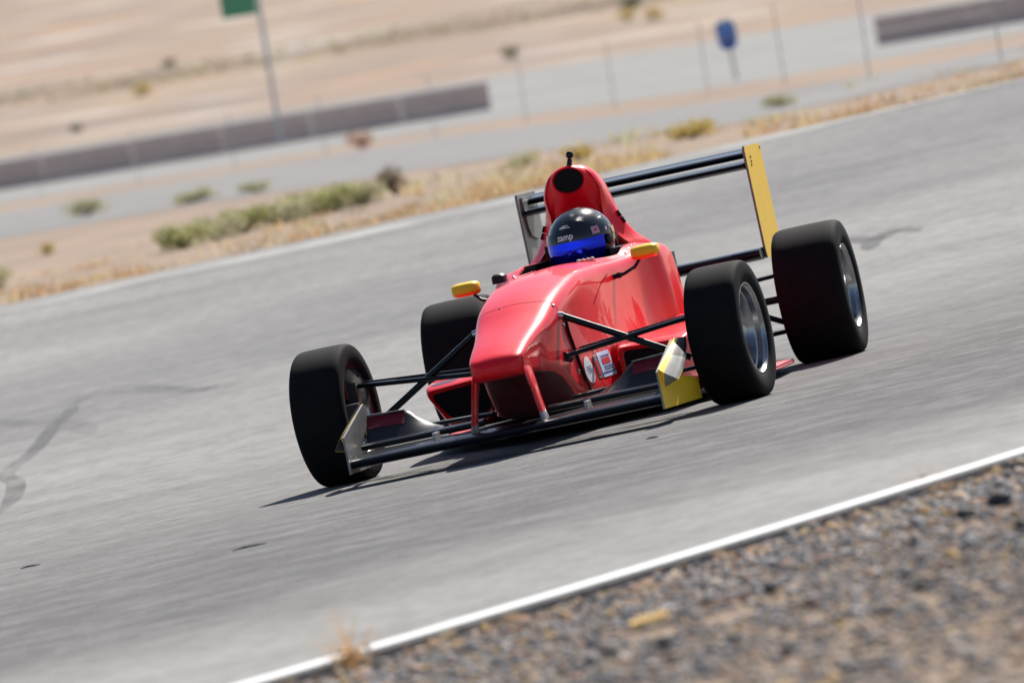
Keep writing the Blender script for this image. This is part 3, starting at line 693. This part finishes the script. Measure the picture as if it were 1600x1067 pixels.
# --- sidepods
def pod(sd_):
    #   x , yin, yout, ztop_in, ztop_out, zbot, ybot
    T=[(-.50,.255,.545,.290,.276,.110,.455),(-.56,.25,.556,.300,.288,.100,.47),(-.8,.25,.58,.308,.296,.085,.52),(-1.2,.25,.60,.315,.300,.075,.56),(-1.7,.25,.56,.305,.285,.07,.53),(-2.1,.20,.42,.27,.25,.07,.40),(-2.4,.14,.26,.22,.20,.07,.25)]
    def sec(r,s=0):
        x,yi,yo,zi,zo,zb_,yb=r
        A=(yo-s,zo-s);B=(yb-s*.6,zb_+s);I=(yi+s,zi-s);J=(yi+s,zb_+s)
        p=lerp2(J,I,4)+bez(toward(I,J,.02),I,toward(I,A,.02),4)+bez(toward(A,I,.035),A,toward(A,B,.05),8)+lerp2(toward(A,B,.05),toward(B,A,.05),4)+bez(toward(B,A,.05),B,toward(B,J,.05),7)+lerp2(toward(B,J,.05),J,3)
        return [(x,sd_*y,z) for y,z in p]
    b=MB(); rings=[]
    for x in np.linspace(-.56,-2.4,22): rings.append(sec((x,*hermite(T,x))))
    rings=rings[::-1]; rings.append(sec(T[0])); rings.append([(p[0]+.012,q[1],q[2]) for p,q in zip(sec(T[0]),sec(T[0],.006))])
    rings.append([(p[0]+.008,p[1],p[2]) for p in sec(T[0],.016)]); rings.append(sec(T[0],.022))
    b.loft(rings,0,cap=False); o=b.build('sidepod',MT['red'],car,sharp=40)
    r=MB(); inn=[sec(T[0],.022),[(p[0]-.25,p[1],p[2]) for p in sec(T[0],.035)]]; r.loft(inn,0,cap=True); r.build('radiator_inlet',MT['dark'],o)
    # red turned lip between pod and tub
pod(1); pod(-1)
# --- floor
b=MB(); fl=[(-.25,.20),(-.55,.45),(-.8,.60),(-1.6,.70),(-2.05,.69),(-2.28,.60),(-2.75,.45),(-3.05,.40)]
pl=fl+[(x,-y) for x,y in fl[::-1]]; b.prism(pl,'z',.035,.05); b.build('floor',MT['satin'],car)
for sd_ in (1,-1):
    b=MB(); b.loft([[(x,sd_*(y-.10),.0525),(x,sd_*(y-.005),.0525),(x,sd_*(y+.004),.040),(x,sd_*(y-.10),.0515)] for x,y in fl[2:6]]); b.build('floor_edge',MT['pink'],car)
# diffuser
b=MB(); b.add([(-2.6,-.4,.052),(-2.6,.4,.052),(-3.15,.38,.17),(-3.15,-.38,.17)],[(0,1,2,3)])
for y in (-.38,-.13,.13,.38): b.box((-2.9,y,.11),(.5,.006,.11))
b.build('diffuser',MT['satin'],car)
# --- front wing
def airfoil(c,th,camber,n=14):
    up=[];lo=[]
    for k in range(n+1):
        s=.5*(1-math.cos(math.pi*k/n)); t_=th*5*(.2969*math.sqrt(s)-.126*s-.3516*s*s+.2843*s**3-.1015*s**4); m_=-camber*4*s*(1-s)
        up.append((-s*c,m_+t_)); lo.append((-s*c,m_-t_))
    return up+lo[-2:0:-1]
def wing(name,stations,mats,parent=car):
    """stations: (y, x_le, z_le, chord, thick, camber, angle deg up at the rear)"""
    rings=[]
    for y,x,z,c,th,cb,an in stations:
        a=math.radians(an); rings.append([(x+px*math.cos(a)-0*pz,y,z+pz*math.cos(a)-px*math.sin(a)) for px,pz in airfoil(c,th,cb)])
    return MB().loft(rings).build(name,mats,parent,sharp=45)
mp=wing('front_wing',[(-.612,.775,.092,.25,.044,.008,7),(-.3,.775,.092,.25,.044,.008,7),(-.14,.775,.090,.25,.040,.004,5),(.14,.775,.090,.25,.040,.004,5),(.3,.775,.092,.25,.044,.008,7),(.612,.775,.092,.25,.044,.008,7)],MT['black'])
for sd_ in (1,-1):
    ys=[.13,.3,.612]; 
    wing('wing_slat',[(sd_*y,.53,.137,.11,.027,.004,7) for y in ys],MT['black'])
    # steep flap, cut away towards the nose
    b=MB(); V=[];Fs=[]
    cols=[(.606,.252),(.55,.249),(.50,.246),(.455,.243),(.435,.232),(.41,.208),(.385,.190),(.36,.176),(.335,.164),(.31,.153)]
    for i,(y,zt) in enumerate(cols):
        for j in range(7):
            s=j/6; z=.145+(zt-.145)*s; x=.455-.085*s-.03*math.sin(s*1.5)*(zt-.145)/.1
            V+=[(x,sd_*y,z),(x-.003,sd_*y,z)]
    n=14
    for i in range(len(cols)-1):
        for j in range(6):
            for o_ in (0,1):
                a=i*n+2*j+o_; Fs.append((a,a+n,a+n+2,a+2))
        a=i*n; Fs.append((a,a+1,a+n+1,a+n)); a=i*n+12; Fs.append((a,a+1,a+n+1,a+n))
    fb=b.add(V,Fs).build('wing_flap',MT['black'],car,sharp=60)
    V=[];Fs=[]
    for i,(y,zt) in enumerate(cols[:4]):
        for j in range(4):
            s=.52+.42*j/3; z=.145+(zt-.145)*s; x=.455-.085*s-.03*math.sin(s*1.5)*(zt-.145)/.1+.0015; V.append((x,sd_*(y if y<.6 else .602),z))
            if i and j: a=i*4+j; Fs.append((a,a-1,a-5,a-4))
    MB().add(V,Fs).build('red_band',MT['maroon'],fb,sharp=60)
    wing('gurney',[(sd_*.605,.352,.252,.012,.006,0,0),(sd_*.455,.352,.244,.012,.006,0,0)],MT['grey'],fb)
    # endplate: outer face yellow, inner bare grey; lower half flares out, upper fence curls out
    P=[(.79,.058),(.785,.20),(.33,.297),(.285,.290),(.27,.245),(.40,.16),(.20,.13),(.20,.05)]
    b=MB(); lo=.613*sd_; hi=.621*sd_
    def flare(x,z): return sd_*max(0,(.62-x))*.11*min(1,max(0,(.19-z)/.05))
    A=[(x,lo+flare(x,z),z) for x,z in P];B=[(x,hi+flare(x,z),z) for x,z in P]; n=len(P)
    tris=[(0,1,5),(1,2,5),(2,3,4),(2,4,5),(0,5,6),(0,6,7)]
    b.add(A+B,[(i,(i+1)%n,n+(i+1)%n,n+i) for i in range(n)],1); b.add(A,tris,1); b.add(B,tris,0)
    ep=b.build('endplate',[MT['yellow'],MT['grey']],car,sharp=25)
    V=[];Fs=[]
    E=[(.727,.14),(.77,.21),(.653,.232),(.518,.255),(.398,.277),(.281,.298)]; O=[(.657,.632,.140),(.70,.677,.154),(.583,.682,.185),(.448,.678,.222),(.328,.671,.258),(.211,.656,.294)]
    for i in range(6):
        for j in range(7):
            s=j/6; e=Vector((E[i][0],.6215,E[i][1])); p=e.lerp(Vector(O[i]),s); p.x+=.018*math.sin(math.pi*min(1,s*1.3))
            V.append((p.x,sd_*p.y,p.z))
    for i in range(5):
        for j in range(6): a=i*7+j; Fs.append((a,a+1,a+8,a+7))
    N0=len(V); V+=[(x-.005,y,z-.002) for x,y,z in V]; Fs+=[tuple(k+N0 for k in f[::-1]) for f in Fs]
    rim_=[k for k in range(7)]+[7*i+6 for i in range(1,6)]+[35+k for k in range(5,-1,-1)]+[7*i for i in range(4,0,-1)]
    Fs+=[(rim_[i],rim_[(i+1)%len(rim_)],rim_[(i+1)%len(rim_)]+N0,rim_[i]+N0) for i in range(len(rim_))]
    b=MB(); b.add(V,Fs); NF=30
    for k in range(len(Fs)):
        f=k%NF; i,j=f//6,f%6; b.m[k]=(2 if (i>=3 and j>=2) else (0 if j<2 else 1)) if sd_>0 else (0 if j<1 else 2)
    vn=b.build('endplate_vane',[MT['yellow'],MT['grey'],MT['satin']],ep,sharp=50)
    for x,z in ((.66,.10),(.60,.085),(.64,.075),(.48,.09),(.66,.16)):
        MB().ball((x,sd_*(.6215+ (max(0,.62-x)*.11)),z),.006,0,7,5,(1,.5,1)).build('bolt',MT['steel'],ep)
    # nose pylon
    rings=[]
    for z,x,y,hl,hw in ((.335,.60,.094,.075,.010),(.30,.61,.104,.07,.011),(.22,.635,.120,.055,.011),(.14,.655,.134,.05,.011),(.10,.66,.140,.055,.014)):
        rings.append([(x+hl*math.cos(a),sd_*y+hw*math.sin(a),z) for a in [2*math.pi*k/12 for k in range(12)]])
    b=MB().loft(rings[:4],0); b.loft([rings[3],rings[4]],1); b.build('wing_pylon',[MT['red'],MT['alu']],car,sharp=50)
    MB().box((.60,sd_*.30,.118),(.09,.012,.05)).build('slat_bracket',MT['alu'],mp)
# --- front suspension
def arm(name,a,b_,r,flat=1,mi=MT['black']):
    return MB().tube([a,b_],r,12,flat=flat).build(name,mi,car)
for sd_ in (1,-1):
    up=(-.02,sd_*.70,.362); lo=(.0,sd_*.70,.165)
    # aero-section wishbone legs
    arm('upper_wishbone',(.125,sd_*.155,.312),up,.0155,.62); arm('upper_wishbone',(-.30,sd_*.19,.308),up,.013,.62)
    arm('lower_wishbone',(.12,sd_*.16,.15),lo,.014,.62); arm('lower_wishbone',(-.32,sd_*.22,.14),lo,.013,.62)
    arm('push_rod',(.075,sd_*.168,.470),(.03,sd_*.63,.205),.0135); arm('steering_rod',(-.12,sd_*.17,.322),(-.10,sd_*.69,.366),.0085)
    b=MB().box((.0,sd_*.71,.27),(.045,.035,.22)); b.tube([(.0,sd_*.70,.27),(.0,sd_*.755,.27)],.04,12); b.build('upright',MT['rimdark'],car)
    b=MB().box((.10,sd_*.70,.25),(.07,.05,.10)); b.build('brake_caliper',MT['rimdark'],car)
    b=MB().tube([(.06,sd_*.168,.30),(.135,sd_*.162,.312)],.018,10); b.build('pickup_bracket',MT['satin'],car)
    MB().tube([(.075,sd_*.150,.473),(.075,sd_*.182,.466)],.015,10).build('rod_end',MT['steel'],car)
    b=MB().tube([(.02,sd_*.176,.46),(.01,sd_*.176,.40),(-.03,sd_*.178,.33),(-.06,sd_*.187,.22),(-.08,sd_*.196,.16)],.006,6); b.build('brake_line',MT['satin'],car)
    # mirrors
    my=.372*sd_; b=MB(); rings=[]
    for x,hy,hz in ((-.965,.054,.024),(-.945,.058,.029),(-.915,.057,.028),(-.895,.050,.022),(-.888,.042,.014)):
        rr_=[]
        for k in range(20):
            a=2*math.pi*k/20; ca,sa=math.cos(a),math.sin(a); e=.5; rr_.append((x,my+hy*math.copysign(abs(ca)**e,ca),.628+hz*math.copysign(abs(sa)**e,sa)))
        rings.append(rr_)
    b.loft(rings); mo=b.build('mirror',[MT['yellow'],MT['orange']],car,sharp=50)
    for pg in mo.data.polygons: pg.material_index=1 if (pg.center.z<.616) else 0
    MB().loft([[(-.9665,my+.047*math.cos(a),.628+.020*math.sin(a)) for a in [2*math.pi*k/16 for k in range(16)]],[(-.968,my+.046*math.cos(a),.628+.019*math.sin(a)) for a in [2*math.pi*k/16 for k in range(16)]]]).build('mirror_glass',MT['steel'],mo)
    MB().tube([(-.93,sd_*.222,.555),(-.93,sd_*.27,.558),(-.93,sd_*.318,.575),(-.93,sd_*.345,.603)],[.013,.007,.007,.006],8).ball((-.925,sd_*.25,.556),.014).build('mirror_stem',MT['satin'],mo)
# low black hump on the right of the cockpit front
MB().loft([[(-.80+dx,-.205+hy*a_,.645+hz*b_) for a_,b_ in ((-1,-1),(1,-1),(1,.5),(.6,1),(-.6,1),(-1,.5))] for dx,hy,hz in ((.03,.020,.014),(.02,.027,.019),(-.03,.027,.019),(-.04,.02,.014))]).build('camera_pod',MT['satin'],car)
# --- rear: gearbox, suspension, wing
b=MB(); b.loft([[(x,hy*c_,z0+hz*s_2) for c_,s_2 in ((-1,-1),(1,-1),(1,.6),(.7,1),(-.7,1),(-1,.6))] for x,hy,z0,hz in ((-2.3,.15,.26,.13),(-2.75,.12,.27,.12),(-3.05,.09,.27,.09))]); b.build('gearbox',MT['alu'],car,sharp=20)
MB().box((-3.12,0,.27),(.16,.10,.10)).build('crash_structure',MT['satin'],car); MB().box((-3.22,0,.30),(.02,.07,.07)).build('rain_light',MT['redprint'],car)
for sd_ in (1,-1):
    up=(-2.65,sd_*.63,.39); lo=(-2.65,sd_*.63,.15)
    arm('rear_wishbone',(-2.42,sd_*.13,.37),up,.013,.7); arm('rear_wishbone',(-2.92,sd_*.10,.36),up,.013,.7)
    arm('rear_wishbone',(-2.30,sd_*.16,.15),lo,.014,.7); arm('rear_wishbone',(-2.92,sd_*.12,.15),lo,.013,.7)
    arm('drive_shaft',(-2.65,sd_*.12,.29),(-2.65,sd_*.66,.287),.016); arm('rear_push_rod',(-2.5,sd_*.14,.44),(-2.6,sd_*.6,.19),.012)
    MB().box((-2.65,sd_*.64,.28),(.09,.06,.27)).build('rear_upright',MT['alu'],car)
    MB().prism([(-2.30,.06),(-2.42,.06),(-2.45,.24),(-2.38,.25)],'y',sd_*.42,sd_*.55).build('brake_duct',MT['satin'],car)
    # wing endplate
    P=[(-3.10,.46),(-3.085,.50),(-3.085,.93),(-3.10,.945),(-3.515,.945),(-3.53,.93),(-3.53,.55),(-3.45,.46)]
    b=MB(); b.prism(P,'y',sd_*.499,sd_*.509,1,1,0); ep=b.build('wing_endplate',[MT['yellow'],MT['grey']],car,sharp=20)
    for x,z in ((-3.2,.895),(-3.2,.875),(-3.19,.86),(-3.50,.925)): MB().ball((x,sd_*.5095,z),.007,0,7,5,(1,.5,1)).build('bolt',MT['satin'],ep)
    MB().prism([(-3.14,.93),(-3.16,.80),(-3.20,.76),(-3.34,.74),(-3.42,.80),(-3.46,.93)],'y',sd_*.488,sd_*.4985).build('wing_bracket',MT['grey'],ep)
wing('rear_wing_main',[(y,-3.10,.866,.24,.030,.012,4) for y in (-.487,-.2,.2,.487)],MT['black'])
wing('rear_wing_flap',[(y,-3.25,.908,.17,.030,.010,9) for y in (-.487,-.2,.2,.487)],MT['black'])
wing('beam_wing',[(y,-2.98,.487,.24,.052,.012,5) for y in (-.497,-.2,.2,.497)],MT['black'])
for y in (-.10,.10): MB().box((-3.08,y,.42),(.20,.008,.30)).build('wing_support',MT['satin'],car)
# short red-and-black strut by the right rear of the cockpit
MB().tube([(-2.35,-.26,.60),(-2.36,-.345,.625)],.011,8).build('aerial_stub',MT['satin'],car); MB().tube([(-2.36,-.345,.625),(-2.365,-.40,.64)],.009,8).build('aerial_tip',MT['redprint'],car)
# steering wheel
b=MB(); b.tube([(-1.10-.03*math.sin(a),.125*math.cos(a),.538+.085*math.sin(a)) for a in [2*math.pi*k/24 for k in range(25)]],.013,8,cap=False,up=(1,0,0)); b.box((-1.09,0,.538),(.03,.16,.06)); b.build('steering_wheel',MT['satin'],car)
# ================================================================ driver (sits in the car: a thing of its own)
per=empty('person',CARLOC,CARRZ); 
bd=bpy.data.meshes.new('body')
J=[(-1.22,0,.20),(-1.32,.01,.33),(-1.41,.02,.46),(-1.44,.03,.56),(-1.44,.04,.63),(-1.43,.045,.71),(-1.42,.045,.76),
   (-1.44,.15,.51),(-1.28,.19,.43),(-1.13,.125,.55),(-1.44,-.11,.51),(-1.28,-.16,.43),(-1.13,-.115,.55),
   (-1.20,.09,.20),(-.80,.09,.34),(-.40,.08,.25),(-1.20,-.09,.20),(-.80,-.09,.34),(-.40,-.08,.25)]
Ed=[(0,1),(1,2),(2,3),(3,4),(4,5),(5,6),(2,7),(7,8),(8,9),(2,10),(10,11),(11,12),(0,13),(13,14),(14,15),(0,16),(16,17),(17,18)]
Rd=[.12,.12,.125,.06,.055,.085,.07,.065,.046,.032,.065,.046,.032,.085,.065,.045,.085,.065,.045]
bd.from_pydata(J,Ed,[]); bo=bpy.data.objects.new('body',bd); COL.objects.link(bo); bo.parent=per; bd.materials.append(MT['suit'])
md=bo.modifiers.new('skin','SKIN')
for i,r in enumerate(Rd): bd.skin_vertices[0].data[i].radius=(r,r)
bd.skin_vertices[0].data[0].use_root=True; ms=bo.modifiers.new('sub','SUBSURF'); ms.levels=2; ms.render_levels=2
tag(per,'driver in dark suit with black helmet and blue mirrored visor, hands on the steering wheel','person')
for sd_,hy in ((1,.110),(-1,-.105)):
    hm=bpy.data.meshes.new('glove'); V=[(-1.145,hy+.012*sd_,.575),(-1.115,hy+.006*sd_,.600),(-1.10,hy,.622)]; E_=[(0,1),(1,2)]; Rr_=[.026,.032,.026]
    for k in range(4):
        y0=hy-sd_*.002+(k-1.5)*.019; L=(.8,.95,1.0,.85)[k]; i0=len(V)
        V+=[(-1.085,y0,.642),(-1.072,y0,.650*1.0),(-1.064,y0,.640-.012*L),(-1.072,y0,.618-.004*L)]; E_+=[(2,i0),(i0,i0+1),(i0+1,i0+2),(i0+2,i0+3)]; Rr_+=[.0105,.0095,.009,.0075]
    i0=len(V); V+=[(-1.115,hy-sd_*.035,.615),(-1.10,hy-sd_*.048,.63),(-1.085,hy-sd_*.052,.636)]; E_+=[(1,i0),(i0,i0+1),(i0+1,i0+2)]; Rr_+=[.013,.011,.009]
    hm.from_pydata(V,E_,[]); ho=bpy.data.objects.new('glove',hm); COL.objects.link(ho); ho.parent=per; ho.location=(.03,0,-.004 if sd_>0 else -.03); hm.materials.append(MT['glove'])
    ho.modifiers.new('skin','SKIN')
    for i,r in enumerate(Rr_): hm.skin_vertices[0].data[i].radius=(r,r)
    hm.skin_vertices[0].data[0].use_root=True; q=ho.modifiers.new('sub','SUBSURF'); q.levels=1; q.render_levels=1
# helmet: local frame x = facing, y = left, z = up
HC=Vector((-1.43,.040,.718)); HR=math.radians(-16)
def hpt(az,el,off=0):
    """helmet surface point; az from the facing direction, el elevation"""
    ca,sa,ce,se=math.cos(az),math.sin(az),math.cos(el),math.sin(el)
    rx=.158 if abs(az)<math.pi/2 else .152; ry=.133; rz=.134
    x=rx*ca*ce; y=ry*sa*ce; z=rz*se
    if se<0:
        k=1+.10*(-se); z*=1.02; x*=(1.0+.22*(-se)) if ca>0 else (1-.15*(-se)); y*=k*.98
    p=Vector((x,y,z)); n=Vector((ca*ce/rx,sa*ce/ry,se/rz)).normalized(); return p+n*off
hl=MB(); rings=[]
for j in range(1,24):
    el=math.pi/2-(math.pi/2+math.radians(62))*j/24; rings.append([hpt(2*math.pi*k/48,el) for k in range(48)])
hl.loft(rings,0,cap=True); hel=hl.build('helmet',MT['helmet'],per,sharp=60); hel.location=HC; hel.rotation_euler=(0,math.radians(2),HR)
def hpatch(a0,a1,e0,e1,off,na=28,ne=8):
    V=[];Fs=[]
    for i in range(na+1):
        for j in range(ne+1):
            V.append(hpt(a0+(a1-a0)*i/na,e0+(e1-e0)*j/ne,off))
            if i and j: a=i*(ne+1)+j; Fs.append((a,a-1,a-ne-2,a-ne-1))
    return MB().add(V,Fs)
D=math.radians
vis=hpatch(D(-72),D(72),D(-36),D(5),.004).build('visor',MT['visor'],hel,sharp=60,recalc=False)
hpatch(D(-78),D(78),D(4),D(21),.005).build('visor_strip',MT['helmet'],hel,sharp=60,recalc=False)
for a in (1,-1):
    p=hpt(D(82)*a,D(-6),.006); MB().ball(p,.026,0,14,6,(1,.35,1)).build('visor_pivot',MT['satin'],hel)
    for dx,dz,m_ in ((.012,.045,'white'),(-.012,.05,'steel'),(.0,.012,'steel')):
        p=hpt(D(84)*a-dx*8*a,D(-6)+dz*7,.006); MB().ball(p,.008,0,8,5,(1,.5,1)).build('screw',MT[m_],hel)
def htext(txt,size,az,el,m_,shear=0,name='lettering'):
    cu=bpy.data.curves.new('t','FONT'); cu.body=txt; cu.size=size; cu.align_x='CENTER'; cu.align_y='CENTER'; cu.offset=.0006; cu.shear=shear; cu.resolution_u=3
    to=bpy.data.objects.new('t',cu); me=bpy.data.meshes.new_from_object(to); bpy.data.objects.remove(to); me.name=name
    for v in me.vertices:
        a=az+v.co.x/.15; e=el+v.co.y/.134; v.co=hpt(a,e,.0072)
    me.materials.clear(); me.materials.append(m_); o=bpy.data.objects.new(name,me); COL.objects.link(o); o.parent=hel
htext('zamp',.036,D(3),D(13),MT['white'])
for k,(a0,a1,e0) in enumerate(((-4,9,33),(-10,13,29.2),(-8,2,31.1))):
    hpatch(D(a0),D(a1),D(e0),D(e0+1.7),.002,6,2).build('emblem_bar',MT['white'],hel,recalc=False)
sh=hpatch(D(50),D(64),D(8),D(21),.0065,6,6).build('emblem_shield',mat('lilac_print',(.42,.30,.42),.5),hel,recalc=False)
hpatch(D(54),D(60),D(12.5),D(16.5),.0075,4,3).build('emblem_mark',MT['redprint'],hel,recalc=False)
hpatch(D(98),D(122),D(-10),D(14),.002,8,8).build('emblem_patch',mat('gold_print',(.42,.33,.15),.4,coat=.5),hel,recalc=False)
